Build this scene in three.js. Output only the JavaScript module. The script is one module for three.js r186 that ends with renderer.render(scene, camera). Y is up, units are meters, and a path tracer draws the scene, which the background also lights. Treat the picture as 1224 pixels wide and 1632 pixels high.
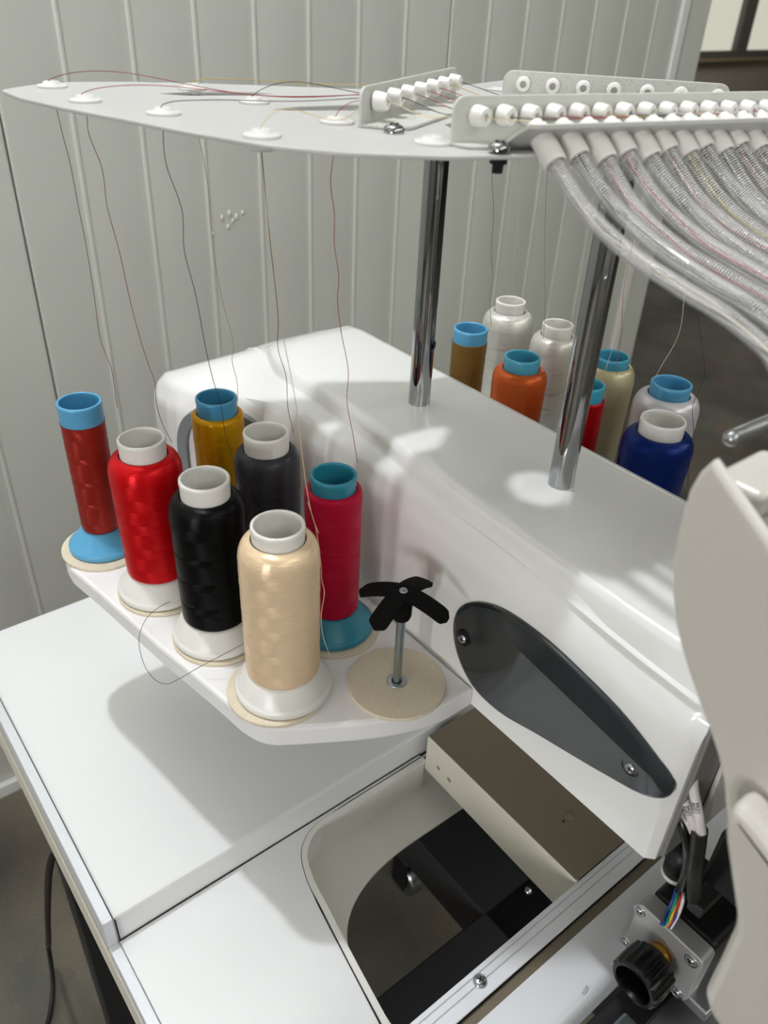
import * as THREE from 'three';
import { RoundedBoxGeometry } from 'three/addons/geometries/RoundedBoxGeometry.js';
import { mergeGeometries, mergeVertices, toCreasedNormals } from 'three/addons/utils/BufferGeometryUtils.js';
import { RectAreaLightUniformsLib } from 'three/addons/lights/RectAreaLightUniformsLib.js';

// ---------- camera, sky, lights, exposure ----------
const scene = new THREE.Scene();
const CAM = { pitch: -0.58908678, yaw: -0.69211128, roll: 0.05032903, f: 1286.9889, y: 1.6 };
const camera = new THREE.PerspectiveCamera(2 * Math.atan(816 / CAM.f) * 180 / Math.PI, 1224 / 1632, 0.02, 60);
camera.position.set(0, CAM.y, 0);
camera.rotation.set(CAM.pitch, CAM.yaw, CAM.roll, 'YXZ');
camera.updateMatrixWorld();
camera.focus = 0.66; camera.userData.fStop = 9;
scene.background = new THREE.Color(0.86, 0.85, 0.79);
const renderer = new THREE.WebGLRenderer({ antialias: true });
renderer.toneMapping = THREE.LinearToneMapping;
renderer.toneMappingExposure = 1.0;
renderer.shadowMap.enabled = true;
RectAreaLightUniformsLib.init();
const KEY = { x: 0.07, y: 3.15, z: -0.745, size: 0.075, power: 5.9 };
const FILL_PANELS = [  // unseen ceiling panels added as fill light: x, z, length along x, width, intensity
  [1.2, 2.2, 2.4, 1.4, 2.8], [-1.2, 3.9, 2.4, 1.6, 2.4], [3.6, 1.2, 2.4, 1.6, 1.6], [-3.8, -0.5, 2.0, 1.0, 1.2], [8.2, -4.3, 2.4, 1.6, 3.2],
];
const DOORS = { x: -5.2, z: [1.75, 2.7], w: 0.34, y0: 1.0, y1: 2.3, power: 46 };  // tall bright windows far to the left

// ---------- helpers ----------
let seed = 7;
const rnd = () => { seed = (seed * 1664525 + 1013904223) >>> 0; return seed / 4294967296; };
const V = (x, y, z) => new THREE.Vector3(x, y, z);
const used = new Map();
function numbered(n) { const k = used.get(n) || 0; used.set(n, k + 1); return k ? n + '_' + String(k).padStart(3, '0') : n; }
function flags(m) { m.castShadow = true; m.receiveShadow = true; return m; }
function tag(o, label, category, group, kind) {
  if (label) o.userData.label = label;
  if (category) o.userData.category = category;
  if (group) o.userData.group = group;
  if (kind) o.userData.kind = kind;
  return o;
}
function thing(name, label, category, pos = [0, 0, 0], group) {
  const o = new THREE.Group(); o.name = numbered(name); o.position.set(...pos); scene.add(o);
  return tag(o, label, category, group);
}
function solo(name, geo, mat, label, category, group) {
  const m = flags(new THREE.Mesh(geo, mat)); m.name = numbered(name); scene.add(m); return tag(m, label, category, group);
}
function part(name, geo, mat, parent, label) {
  const m = flags(new THREE.Mesh(geo, mat)); m.name = numbered(name); parent.add(m); if (label) m.userData.label = label; return m;
}
function struct(name, geo, mat) { const m = flags(new THREE.Mesh(geo, mat)); m.name = numbered(name); scene.add(m); m.userData.kind = 'structure'; return m; }
function ray(px, py) { return V((px - 612) / CAM.f, -(py - 816) / CAM.f, -1).applyEuler(camera.rotation); }
const onY = (px, py, y) => { const d = ray(px, py); return d.multiplyScalar((y - CAM.y) / d.y).add(V(0, CAM.y, 0)); };
const onX = (px, py, x) => { const d = ray(px, py); return d.multiplyScalar(x / d.x).add(V(0, CAM.y, 0)); };
const onZ = (px, py, z) => { const d = ray(px, py); return d.multiplyScalar(z / d.z).add(V(0, CAM.y, 0)); };
const at = (px, py, dist) => ray(px, py).normalize().multiplyScalar(dist).add(V(0, CAM.y, 0));
const M4 = (pos, rot = [0, 0, 0], s = [1, 1, 1]) => new THREE.Matrix4().compose(V(...pos), new THREE.Quaternion().setFromEuler(new THREE.Euler(...rot)), V(...s));
const put = (g, pos, rot, s) => g.applyMatrix4(M4(pos, rot, s));
function box(w, h, d, r = 0.0015, pos = [0, 0, 0], rot) { return put(new RoundedBoxGeometry(w, h, d, 2, Math.min(r, w / 2.01, h / 2.01, d / 2.01)), pos, rot); }
function lathe(p, seg = 48) { return new THREE.LatheGeometry(p.map(a => new THREE.Vector2(...a)), seg); }
function tube(pts, r, seg = 40, rad = 6, tension = 0.5) { return new THREE.TubeGeometry(new THREE.CatmullRomCurve3(pts, false, 'catmullrom', tension), seg, r, rad); }
function poly(pts) { const s = new THREE.Shape(); pts.forEach((p, i) => i ? s.lineTo(...p) : s.moveTo(...p)); s.closePath(); return s; }
// polygon with rounded corners: [x, y, radius]
function roundPoly(pts, cls = THREE.Shape) {
  const s = new cls(), n = pts.length;
  pts.forEach((p, i) => {
    const a = pts[(i + n - 1) % n], b = pts[(i + 1) % n], r = p[2] || 0;
    const v = new THREE.Vector2(...p), va = new THREE.Vector2(a[0], a[1]).sub(v), vb = new THREE.Vector2(b[0], b[1]).sub(v);
    const la = Math.min(r, va.length() * 0.49), lb = Math.min(r, vb.length() * 0.49);
    const s1 = v.clone().add(va.normalize().multiplyScalar(la)), s2 = v.clone().add(vb.normalize().multiplyScalar(lb));
    i ? s.lineTo(s1.x, s1.y) : s.moveTo(s1.x, s1.y);
    if (r) s.quadraticCurveTo(v.x, v.y, s2.x, s2.y);
  });
  s.closePath(); return s;
}
function extr(shape, depth, bevel = 0, seg = 12, bs = 2) {
  return new THREE.ExtrudeGeometry(shape, { depth: depth - 2 * bevel, bevelEnabled: bevel > 0, bevelThickness: bevel, bevelSize: bevel, bevelOffset: -bevel, bevelSegments: bs, curveSegments: seg }).translate(0, 0, bevel);
}
// shape given in (x, z) -> horizontal slab whose top lies at y
function slab(shapeXZ, yTop, thick, bevel = 0.001, seg = 12) {
  const g = extr(shapeXZ, thick, bevel, seg); // shape coordinates are (x, -z)
  g.rotateX(-Math.PI / 2); g.translate(0, yTop - thick, 0); return g;
}
const XZ = a => a.map(p => [p[0], -p[1], p[2] || 0]);
// shape given in (z, y) -> plate standing in a plane of constant x, from x0 to x0 + thick
function plateX(pts, x0, thick, bevel = 0.001, holes = [], seg = 12) {
  const s = roundPoly(pts.map(p => [-p[0], p[1], p[2] || 0])); holes.forEach(h => s.holes.push(h));
  const g = extr(s, thick, bevel, seg, 3); g.rotateY(Math.PI / 2); g.translate(x0, 0, 0); return g;
}
function loft(rings, closed = true, caps = true) {
  const n = rings[0].length, pos = [], idx = [];
  rings.forEach(r => r.forEach(p => pos.push(...p)));
  for (let i = 0; i < rings.length - 1; i++) for (let j = 0; j < (closed ? n : n - 1); j++) {
    const a = i * n + j, b = i * n + (j + 1) % n, c = a + n, d = b + n; idx.push(a, b, c, b, d, c);
  }
  if (caps) for (const [i, f] of [[0, 1], [rings.length - 1, 0]]) {
    const tri = THREE.ShapeUtils.triangulateShape(rings[i].map(p => new THREE.Vector2(p[0], p[1])), []);
    tri.forEach(t => idx.push(...(f ? [t[2], t[1], t[0]] : t).map(k => i * n + k)));
  }
  const g = new THREE.BufferGeometry(); g.setAttribute('position', new THREE.Float32BufferAttribute(pos, 3)); g.setIndex(idx); return g;
}
const crease = (g, deg = 40) => toCreasedNormals(g, deg * Math.PI / 180);
const clean = g => { g = g.index ? g.toNonIndexed() : g; for (const k of Object.keys(g.attributes)) if (!['position', 'normal', 'uv'].includes(k)) g.deleteAttribute(k); return g; };
function merge(list) {
  list = list.map(clean);
  if (!list.every(g => g.attributes.uv)) list.forEach(g => g.deleteAttribute('uv'));
  return mergeGeometries(list);
}
const C = h => new THREE.Color(h);
function std(hex, rough = 0.5, metal = 0, extra = {}) { return new THREE.MeshPhysicalMaterial({ color: C(hex), roughness: rough, metalness: metal, ...extra }); }
function dataTex(w, h, fn, srgb, rx = 1, ry = 1) {
  const d = new Uint8Array(w * h * 4);
  for (let j = 0; j < h; j++) for (let i = 0; i < w; i++) { const c = fn(i / w, j / h, i, j); d.set([c[0], c[1] ?? c[0], c[2] ?? c[0], 255].map((v, k) => k < 3 && c.length === 1 ? c[0] : v), (j * w + i) * 4); }
  const t = new THREE.DataTexture(d, w, h); t.wrapS = t.wrapT = THREE.RepeatWrapping; t.magFilter = THREE.LinearFilter; t.minFilter = THREE.LinearFilter; t.repeat.set(rx, ry);
  if (srgb) t.colorSpace = THREE.SRGBColorSpace; t.needsUpdate = true; return t;
}
const hash = (x, y) => { let h = (x * 374761393 + y * 668265263) | 0; h = Math.imul(h ^ (h >>> 13), 1274126177); return ((h ^ (h >>> 16)) >>> 0) / 4294967296; };
function vnoise(x, y, p) { // periodic value noise
  const xi = Math.floor(x), yi = Math.floor(y), fx = x - xi, fy = y - yi, s = t => t * t * (3 - 2 * t), m = a => ((a % p) + p) % p;
  const a = hash(m(xi), m(yi)), b = hash(m(xi + 1), m(yi)), c = hash(m(xi), m(yi + 1)), d = hash(m(xi + 1), m(yi + 1));
  return (a + (b - a) * s(fx)) * (1 - s(fy)) + (c + (d - c) * s(fx)) * s(fy);
}
const fbm = (u, v, p, o = 4) => { let s = 0, a = 0.5, q = p; for (let i = 0; i < o; i++) { s += a * vnoise(u * q, v * q, q); a *= 0.5; q *= 2; } return s; };

// ---------- materials ----------
const grainTex = dataTex(256, 256, (u, v, i, j) => [128 + 90 * (hash(i, j) - 0.5) + 70 * (fbm(u, v, 32, 3) - 0.45)], false);
const speckTex = dataTex(512, 512, (u, v, i, j) => { const n = fbm(u, v, 64, 2), s = n > 0.52 && hash(i, j) > 0.55 ? 0.72 : 1; return [236 * s, 237 * s, 232 * s]; }, true, 30, 30);
const feltTex = dataTex(512, 512, (u, v, i, j) => { const n = fbm(u * 1, v * 2, 64, 3) - 0.47 + 0.18 * (hash(i, j) - 0.5); return [221 + 20 * n, 210 + 20 * n, 187 + 22 * n]; }, true);
const concreteTex = dataTex(1024, 1024, (u, v, i, j) => {
  const n = fbm(u, v, 4, 6) - 0.47, m = fbm(v, u, 9, 5) - 0.47, g = hash(i, j) - 0.5, w = fbm(u + 0.3, v + 0.7, 6, 3) > 0.6 ? 12 : 0;
  return [94 + 70 * n + 40 * m + 20 * g + w, 89 + 70 * n + 26 * m + 20 * g, 78 + 66 * n + 14 * m + 18 * g];
}, true, 0.8, 0.8);
const brushTex = dataTex(512, 512, (u, v, i, j) => [128 + 60 * (hash(i, 3) - 0.5) + 60 * (hash(i, j) - 0.5)], false, 8, 8);
const satinTex = dataTex(512, 512, (u, v, i, j) => [128 + 150 * (hash(i, j) - 0.5)], false, 10, 10);
const M = {
  paint: std('#eeeeec', 0.36, 0, { clearcoat: 0.8, clearcoatRoughness: 0.05 }),
  cover: std('#c6c2ba', 0.3, 0, { clearcoat: 0.3, clearcoatRoughness: 0.2 }),  // white cover, its colour darkened to carry the shade that falls on it
  laminate: std('#ebecec', 0.34),
  tray: std('#eeedec', 0.6, 0, { bumpMap: grainTex, bumpScale: 0.00025 }),
  sheet: std('#bdbdba', 0.4, 0),
  speck: std('#d6d6d3', 0.5, 0, { map: speckTex }),
  cream: std('#d9d6c8', 0.5), well: std('#e2e1d8', 0.4),
  wall: std('#c3c4bb', 0.36),
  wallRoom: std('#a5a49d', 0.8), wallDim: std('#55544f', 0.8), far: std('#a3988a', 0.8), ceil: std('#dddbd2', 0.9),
  white: std('#e9e7e2', 0.35), nylon: std('#f1efea', 0.35, 0, { transmission: 0.25, thickness: 0.004, ior: 1.45, roughness: 0.45 }),
  cap: std('#e9e6e0', 0.42),
  chrome: std('#a6a8aa', 0.05, 1), steel: std('#b9bcbe', 0.25, 1), zinc: std('#a9b3b8', 0.3, 1), dark: std('#0c0c0c', 0.45), black: std('#040404', 0.85, 0, { specularIntensity: 0.4 }), blackGloss: std('#0b0b0c', 0.25),
  alu: std('#e3e5e9', 0.5, 0.35, { bumpMap: satinTex, bumpScale: 0.00006 }), brushed: std('#a8aaab', 0.34, 1, { bumpMap: brushTex, bumpScale: 0.00005 }), cast: std('#b9b9b8', 0.45, 0.6, { bumpMap: grainTex, bumpScale: 0.0002 }),
  grey: std('#30373a', 0.2, 0, { clearcoat: 0.5, clearcoatRoughness: 0.08 }), oval: std('#23292c', 0.2, 0, { clearcoat: 0.3, clearcoatRoughness: 0.1 }), ringGrey: std('#80878a', 0.4),
  felt: std('#ffffff', 1, 0, { map: feltTex, bumpMap: grainTex, bumpScale: 0.00012 }),
  taupe: std('#7b7160', 0.28), iron: std('#26272a', 0.55, 0, { bumpMap: grainTex, bumpScale: 0.0002 }), gap: std('#050505', 0.9), seam: std('#3c3c3a', 0.8),
  floor: std('#ffffff', 0.7, 0, { map: concreteTex, bumpMap: grainTex, bumpScale: 0.0006 }),
  frame: std('#5d5d58', 0.5), brass: std('#b88a3a', 0.35, 1), trim: std('#dcdcd8', 0.4),
  glass: new THREE.MeshPhysicalMaterial({ color: C('#f4f4ee'), roughness: 0, transmission: 1, thickness: 0 }),
  spring: std('#ffffff', 0.2, 0.8),
  sheath: new THREE.MeshPhysicalMaterial({ color: C('#ffffff'), roughness: 0.03, transmission: 1, thickness: 0, ior: 1.4 }),
  lamp: new THREE.MeshStandardMaterial({ color: C('#ffffff'), emissive: C('#fff6e6'), emissiveIntensity: 6 }),
  panel: new THREE.MeshStandardMaterial({ color: C('#ffffff'), emissive: C('#fdfcf4'), emissiveIntensity: 1.5 }),
};

// ---------- room shell ----------
const ROOM = { x0: -5.2, x1: 12, z0: -6, z1: 6, h: 3.4, wz: -1.432, wx: 2.075 };
const floor = struct('floor', box(ROOM.x1 - ROOM.x0 + 0.4, 0.1, ROOM.z1 - ROOM.z0 + 0.4, 0.001, [(ROOM.x0 + ROOM.x1) / 2, -0.05, 0]), M.floor);
{ // floor texture coordinates in metres
  const p = floor.geometry.attributes.position, uv = floor.geometry.attributes.uv; for (let i = 0; i < p.count; i++) uv.setXY(i, p.getX(i), p.getZ(i));
}
struct('ceiling', box(ROOM.x1 - ROOM.x0 + 0.4, 0.1, ROOM.z1 - ROOM.z0 + 0.4, 0.001, [(ROOM.x0 + ROOM.x1) / 2, ROOM.h + 0.05, 0]), M.ceil);
{ // left wall with two tall windows
  const w = new THREE.Group(); w.name = 'wall_left'; w.userData.kind = 'structure'; scene.add(w);
  const seg = (z0, z1, y0, y1) => part('wall_section', box(0.1, y1 - y0, z1 - z0, 0.001, [ROOM.x0 - 0.05, (y0 + y1) / 2, (z0 + z1) / 2]), M.wallRoom, w);
  const D = DOORS, e = D.z.map(z => [z - D.w / 2, z + D.w / 2]);
  seg(-6.1, e[0][0], 0, ROOM.h); seg(e[0][1], e[1][0], 0, ROOM.h); seg(e[1][1], 6.1, 0, ROOM.h);
  e.forEach(([a, b], i) => {
    seg(a, b, 0, D.y0); seg(a, b, D.y1, ROOM.h);
    const win = new THREE.Group(); win.name = 'window_' + (i + 2); win.userData.kind = 'structure'; scene.add(win);
    part('window_frame', merge([box(0.06, 0.05, b - a, 0.004, [ROOM.x0 - 0.02, D.y0 + 0.025, (a + b) / 2]), box(0.06, 0.05, b - a, 0.004, [ROOM.x0 - 0.02, D.y1 - 0.025, (a + b) / 2])]), M.frame, win);
    part('window_pane', box(0.006, D.y1 - D.y0 - 0.08, b - a, 0.001, [ROOM.x0 - 0.04, (D.y0 + D.y1) / 2, (a + b) / 2]), new THREE.MeshStandardMaterial({ color: C('#ffffff'), emissive: C('#fbfaf6'), emissiveIntensity: 5 }), win);
    const l = new THREE.RectAreaLight(C('#fdfcff'), D.power, D.w, D.y1 - D.y0 - 0.1); l.rotation.y = -Math.PI / 2; l.position.set(ROOM.x0 - 0.03, (D.y0 + D.y1) / 2, (a + b) / 2); win.add(l);
  });
}
struct('wall_right', box(0.1, ROOM.h, 12.2, 0.001, [ROOM.x1 + 0.05, ROOM.h / 2, 0]), M.far);
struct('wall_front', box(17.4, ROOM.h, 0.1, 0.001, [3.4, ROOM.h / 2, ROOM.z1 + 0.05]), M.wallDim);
{ // panelled wall: core, standing sandwich panels with pressed ribs
  const w = new THREE.Group(); w.name = 'wall_back'; w.userData.kind = 'structure'; scene.add(w);
  part('wall_core', box(ROOM.wx - ROOM.x0, ROOM.h, 0.05, 0.001, [(ROOM.wx + ROOM.x0) / 2, ROOM.h / 2, ROOM.wz - 0.045]), M.wall, w);
  const pw = 0.912, pitch = pw / 8;
  const prof = [[0.0015, -0.018], [0.0015, 0], [0.004, 0.002]];
  for (let k = 0; k < 8; k++) {
    const c = k * pitch + 0.5 * pitch + 0.053;
    if (c + 0.014 < pw) prof.push([c - 0.016, 0.002], [c - 0.012, 0.0012], [c - 0.0045, 0.0012], [c - 0.0015, 0.0034], [c + 0.002, 0.0038], [c + 0.0055, 0.002]);
  }
  prof.push([pw - 0.004, 0.002], [pw - 0.0015, 0], [pw - 0.0015, -0.018]);
  const s = poly(prof), pg = extr(s, ROOM.h, 0); pg.rotateX(-Math.PI / 2); // (x, z) profile drawn upwards
  pg.scale(1, 1, -1); // the ribs face the room
  const ix = pg.index; if (!ix) { const p = pg.attributes.position.array; for (let i = 0; i < p.length; i += 9) for (let k = 0; k < 3; k++) { const t = p[i + k]; p[i + k] = p[i + 3 + k]; p[i + 3 + k] = t; } pg.computeVertexNormals(); }
  const panelGeo = crease(pg, 25);
  for (let x = 0.385 + pw; x > ROOM.x0 - pw; x -= pw) {
    const m = part('wall_panel', panelGeo, M.wall, w); m.position.set(x, 0, ROOM.wz);
  }
  // dribbles of hardened sealant below a smear
  for (const [px, py, r] of [[354, 347, 3.2], [366, 340, 3.6], [377, 346, 3.4], [387, 339, 2.6], [364, 362, 3], [371, 352, 2.4], [339, 372, 2]]) {
    const d = part('sealant_drip', put(new THREE.SphereGeometry(1, 10, 8), [0, 0, 0], [0, 0, 0], [r * 0.0011, r * 0.0019, 0.0022]), std('#d2d0c2', 0.3), w); d.position.copy(onZ(px, py, ROOM.wz + 0.003));
  }
}
struct('baseboard_back', box(ROOM.wx - ROOM.x0, 0.035, 0.016, 0.003, [(ROOM.wx + ROOM.x0) / 2, 0.0175, ROOM.wz + 0.011]), M.trim);
struct('trim_1', box(0.03, ROOM.h, 0.09, 0.004, [ROOM.wx + 0.0152, ROOM.h / 2, ROOM.wz - 0.035]), M.trim);
struct('wall_return', box(0.1, ROOM.h, -ROOM.z0 + ROOM.wz - 0.08, 0.001, [ROOM.wx + 0.081, ROOM.h / 2, (ROOM.z0 + ROOM.wz - 0.08) / 2]), std('#a89f90', 0.7));
{ // far wall with a band of steel windows
  const sill = 0.93, top = 2.3, xa = 8.62, xb = 11.7;
  const w = new THREE.Group(); w.name = 'wall_far'; w.userData.kind = 'structure'; scene.add(w);
  const seg = (x0, x1, y0, y1) => part('wall_section', box(x1 - x0, y1 - y0, 0.1, 0.001, [(x0 + x1) / 2, (y0 + y1) / 2, ROOM.z0 - 0.05]), M.far, w);
  seg(2, xa, 0, ROOM.h); seg(xb, ROOM.x1, 0, ROOM.h); seg(xa, xb, 0, sill); seg(xa, xb, top, ROOM.h);
  const win = new THREE.Group(); win.name = 'window_1'; win.userData.kind = 'structure'; scene.add(win);
  const bar = (x0, x1, y0, y1, z = -0.02, d = 0.08) => box(x1 - x0, y1 - y0, d, 0.004, [(x0 + x1) / 2, (y0 + y1) / 2, ROOM.z0 + z]);
  part('window_frame', merge([bar(xa, xb, sill, sill + 0.075), bar(xa, xb, top - 0.07, top), bar(xa, xa + 0.26, sill, top), bar(xb - 0.1, xb, sill, top)]), M.frame, win);
  const posts = [[9.93, 10.16], [11.2, 11.4]];
  posts.forEach(([a, b]) => part('window_post', bar(a, b, sill + 0.06, top - 0.06, -0.01, 0.07), M.frame, win));
  [[xa + 0.26, 9.93], [10.16, 11.2], [11.4, xb - 0.1]].forEach(([a, b]) => part('window_pane', bar(a, b, sill + 0.07, top - 0.07, -0.03, 0.006), M.glass, win));
  part('window_sill', box(xb - xa + 0.1, 0.03, 0.06, 0.005, [(xa + xb) / 2, sill - 0.015, ROOM.z0 + 0.03]), std('#8c7c62', 0.7), win);
}
// ---------- lamp and added fill panels ----------
{
  const fillGroup = 'added ceiling fill lights';
  const t = thing('pendant_lamp', 'small bright round bulb lamp hanging over the thread cones', 'lamp', [KEY.x, KEY.y, KEY.z]);
  part('lamp_holder', put(new THREE.CylinderGeometry(0.03, 0.035, 0.08, 24), [0, 0.11, 0]), M.frame, t);
  part('lamp_bulb', new THREE.SphereGeometry(KEY.size / 2 + 0.008, 32, 20), M.lamp, t);
  part('lamp_rod', put(new THREE.CylinderGeometry(0.006, 0.006, ROOM.h - KEY.y - 0.15, 12), [0, (ROOM.h - KEY.y + 0.15) / 2, 0]), M.frame, t);
  const l = new THREE.PointLight(C('#f5f8ff'), KEY.power); l.castShadow = true; l.shadow.radius = KEY.size / 2 / 0.02; t.add(l);
  FILL_PANELS.forEach(([x, z, len, wid, I], i) => {
    const g = thing('added_fill_light', ['broad white added fill light panel nearest the machine front', 'broad white added fill light panel at the front wall', 'broad white added fill light panel over the right front of the hall', 'narrower white added fill light panel beside the panelled wall', 'broad white added fill light panel before the far windows'][i], 'lamp', [x, ROOM.h - 0.075, z], fillGroup);
    part('fill_housing', box(len + 0.08, 0.06, wid + 0.08, 0.01, [0, 0.042, 0]), M.white, g);
    part('fill_diffuser', box(len, 0.006, wid, 0.002, [0, 0.006, 0]), M.panel, g);
    const a = new THREE.RectAreaLight(C('#f3f7f6'), I, len, wid); a.rotation.x = -Math.PI / 2; a.position.set(0, -0.003, 0); g.add(a);
  });

}

// ---------- work table ----------
const T1 = 0.95, T2 = 0.917, AX = 0.42;   // upper panel, lower panel, axis of the machine head
{
  const t = thing('work_table', 'white laminate machine table with a raised rear panel and aluminium edging', 'table');
  part('rear_panel', slab(roundPoly(XZ([[0.0705, -0.808, 0.006], [0.77, -0.808, 0.006], [0.77, -0.405], [0.0705, -0.405]])), T1, 0.0375, 0.003), M.laminate, t);
  // lower panel with the rounded opening
  const low = roundPoly(XZ([[0.071, -0.404], [0.40, -0.404], [0.40, -0.4015], [0.232, -0.4015, 0.075], [0.2025, -0.1975], [0.071, -0.1975]]));
  part('front_panel', slab(low, T2, 0.026, 0.001, 20), M.laminate, t);
  const edge = [[0.40, -0.4], [0.30, -0.4], [0.262, -0.3985], [0.2395, -0.385], [0.2275, -0.36], [0.2215, -0.325], [0.213, -0.27], [0.2035, -0.1985]];
  const curve = new THREE.CatmullRomCurve3(edge.map(p => V(p[0], 0, p[1])), false, 'centripetal').getPoints(60);
  const ringRect = (dx0, dx1, y0, y1) => { // strip that follows the opening
    const L = curve.map((p, i) => { const a = curve[Math.max(0, i - 1)], b = curve[Math.min(60, i + 1)], n = V(b.z - a.z, 0, -(b.x - a.x)).normalize(); if (n.x < 0 && i > 30) n.negate(); if (i <= 30 && n.z < 0) n.negate(); return [p, n]; });
    return crease(loft(L.map(([p, n]) => [[p.x + n.x * dx0, y0, p.z + n.z * dx0], [p.x + n.x * dx1, y0, p.z + n.z * dx1], [p.x + n.x * dx1, y1, p.z + n.z * dx1], [p.x + n.x * dx0, y1, p.z + n.z * dx0]]), true, false), 30);
  };
  part('opening_trim', ringRect(0.0008, 0.0062, T2 - 0.004, T2 + 0.0012), M.white, t);
  part('opening_gap', ringRect(0.0001, 0.0009, T2 - 0.006, T2 + 0.0002), M.seam, t);
  part('opening_wall', ringRect(0.0022, 0.0046, 0.868, T2 - 0.002), M.well, t);
  // bottom sheet of the well with its large curved cut-out
  const sheetShape = roundPoly(XZ([[0.2, -0.404], [0.53, -0.404], [0.53, -0.35], [0.232, -0.352, 0.12], [0.226, -0.19], [0.2, -0.19]]));
  part('well_floor', slab(sheetShape, 0.872, 0.003, 0.0008, 30), M.well, t);
  part('opening_wall', box(0.13, 0.048, 0.003, 0.0006, [0.465, 0.892, -0.4005]), M.well, t);
  part('edge_strip', merge([box(0.009, 0.035, 0.405, 0.0012, [0.066, T1 - 0.0165, -0.6065]), box(0.0075, 0.006, 0.004, 0.001, [0.0665, T1 - 0.001, -0.4055])]), M.alu, t, 'bright aluminium edging of the raised panel');
  part('edge_strip', box(0.009, 0.027, 0.197, 0.0012, [0.0662, T2 - 0.0132, -0.306]), M.alu, t, 'bright aluminium edging of the front panel');
  part('edge_gap', merge([box(0.0007, 0.004, 0.403, 0.0002, [0.0706, T1 - 0.0017, -0.607]), box(0.001, 0.03, 0.0025, 0.0002, [0.0718, T1 - 0.017, -0.4042]), box(0.33, 0.0006, 0.0006, 0.0001, [0.236, T2 + 0.0001, -0.4042])]), M.gap, t);
  part('side_rail', box(0.012, 0.05, 0.62, 0.002, [0.067, 0.872, -0.5]), M.cream, t);
  part('side_rail', box(0.012, 0.05, 0.62, 0.002, [0.776, 0.872, -0.5]), M.cream, t);
  // steel stand
  part('stand_beam', box(0.06, 0.08, 0.75, 0.003, [0.103, 0.79, -0.43]), M.iron, t);
  part('stand_beam', box(0.16, 0.08, 0.75, 0.003, [0.568, 0.56, -0.62]), M.iron, t);
  part('stand_beam', box(0.9, 0.09, 0.05, 0.003, [0.42, 0.555, -0.325]), M.iron, t);
  part('stand_beam', box(0.05, 0.08, 0.75, 0.003, [0.75, 0.79, -0.43]), M.iron, t);
  for (const [x, z] of [[0.11, -0.77], [0.75, -0.77], [0.75, -0.09]]) part('leg', box(0.05, 0.72, 0.05, 0.003, [x, 0.415, z]), M.iron, t);
  part('added_shade_panel', box(0.003, 0.76, 0.7, 0.001, [0.7785, 0.45, -0.45]), M.iron, t);  // these two unseen sheets are added to keep light out below the table
  part('added_shade_panel', box(0.62, 0.76, 0.003, 0.001, [0.45, 0.45, -0.8]), M.iron, t);
  part('bolt', lathe([[0, 0.004], [0.004, 0.0035], [0.006, 0], [0.006, -0.002]], 16), M.steel, t).position.set(0.557, 0.604, -0.335);
  // caster under the stand
  const cs = new THREE.Group(); cs.name = numbered('caster'); t.add(cs); cs.position.set(0.69, 0, -0.70);
  part('caster_wheel', put(lathe([[0.012, -0.016], [0.036, -0.016], [0.04, -0.01], [0.04, 0.01], [0.036, 0.016], [0.012, 0.016]], 32), [0, 0.041, 0], [0, 0, Math.PI / 2]), M.steel, cs);
  part('caster_fork', merge([box(0.004, 0.08, 0.04, 0.001, [-0.021, 0.07, 0]), box(0.004, 0.08, 0.04, 0.001, [0.021, 0.07, 0]), box(0.05, 0.006, 0.06, 0.001, [0, 0.112, 0])]), M.dark, cs);
  part('leg', box(0.05, 0.4, 0.05, 0.003, [0.69, 0.318, -0.70]), M.iron, t);
}
// box beam under the head
{
  const t = thing('bed_beam', 'long box beam with a white drilled side and a taupe top below the machine head', 'beam');
  const hole = (z, y, r) => { const h = new THREE.Path(); h.absarc(-z, y, r, 0, Math.PI * 2); return h; };
  part('side_plate', plateX([[-0.395, 0.954], [-0.198, 0.954], [-0.198, 0.899], [-0.395, 0.904]], 0.4005, 0.003, 0.0005, [hole(-0.3758, 0.9236, 0.0026), hole(-0.3592, 0.922, 0.0028)]), M.cream, t);
  part('top_plate', box(0.066, 0.003, 0.1968, 0.0006, [0.434, 0.9527, -0.2967]), M.taupe, t, 'glossy taupe top sheet');
  part('hollow_shade_fill', box(0.054, 0.046, 0.19, 0.001, [0.4345, 0.9275, -0.298]), M.gap, t);  // black filler stands in for the shade inside the hollow beam
  const rv = part('rivet', lathe([[0, 0.0012], [0.0026, 0.001], [0.0036, 0], [0.0046, 0.0005], [0.005, -0.001]], 20), M.taupe, t); rv.position.copy(onY(908, 1301, 0.9543));
  part('screw_hole', new THREE.CylinderGeometry(0.0012, 0.0012, 0.0006, 12), M.gap, t).position.copy(onY(898, 1309, 0.9543));
}
function panHead(parent, pos, r, quat, mat = M.steel, name = 'screw') { // cross-recessed screw: head with a darker cross
  const g = part(name, lathe([[0, r * 0.42], [r * 0.45, r * 0.4], [r * 0.8, r * 0.26], [r, 0.02 * r], [r, -0.3 * r]], 24), mat, parent);
  const k = part('cross_recess', merge([box(r * 0.95, r * 0.2, r * 0.2, r * 0.03), box(r * 0.2, r * 0.2, r * 0.95, r * 0.03)]), M.dark, g); k.position.y = r * 0.36;
  g.position.copy(pos); if (quat) g.quaternion.copy(quat); return g;
}
const UP = V(0, 1, 0), toward = n => new THREE.Quaternion().setFromUnitVectors(UP, n.clone().normalize());
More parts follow.
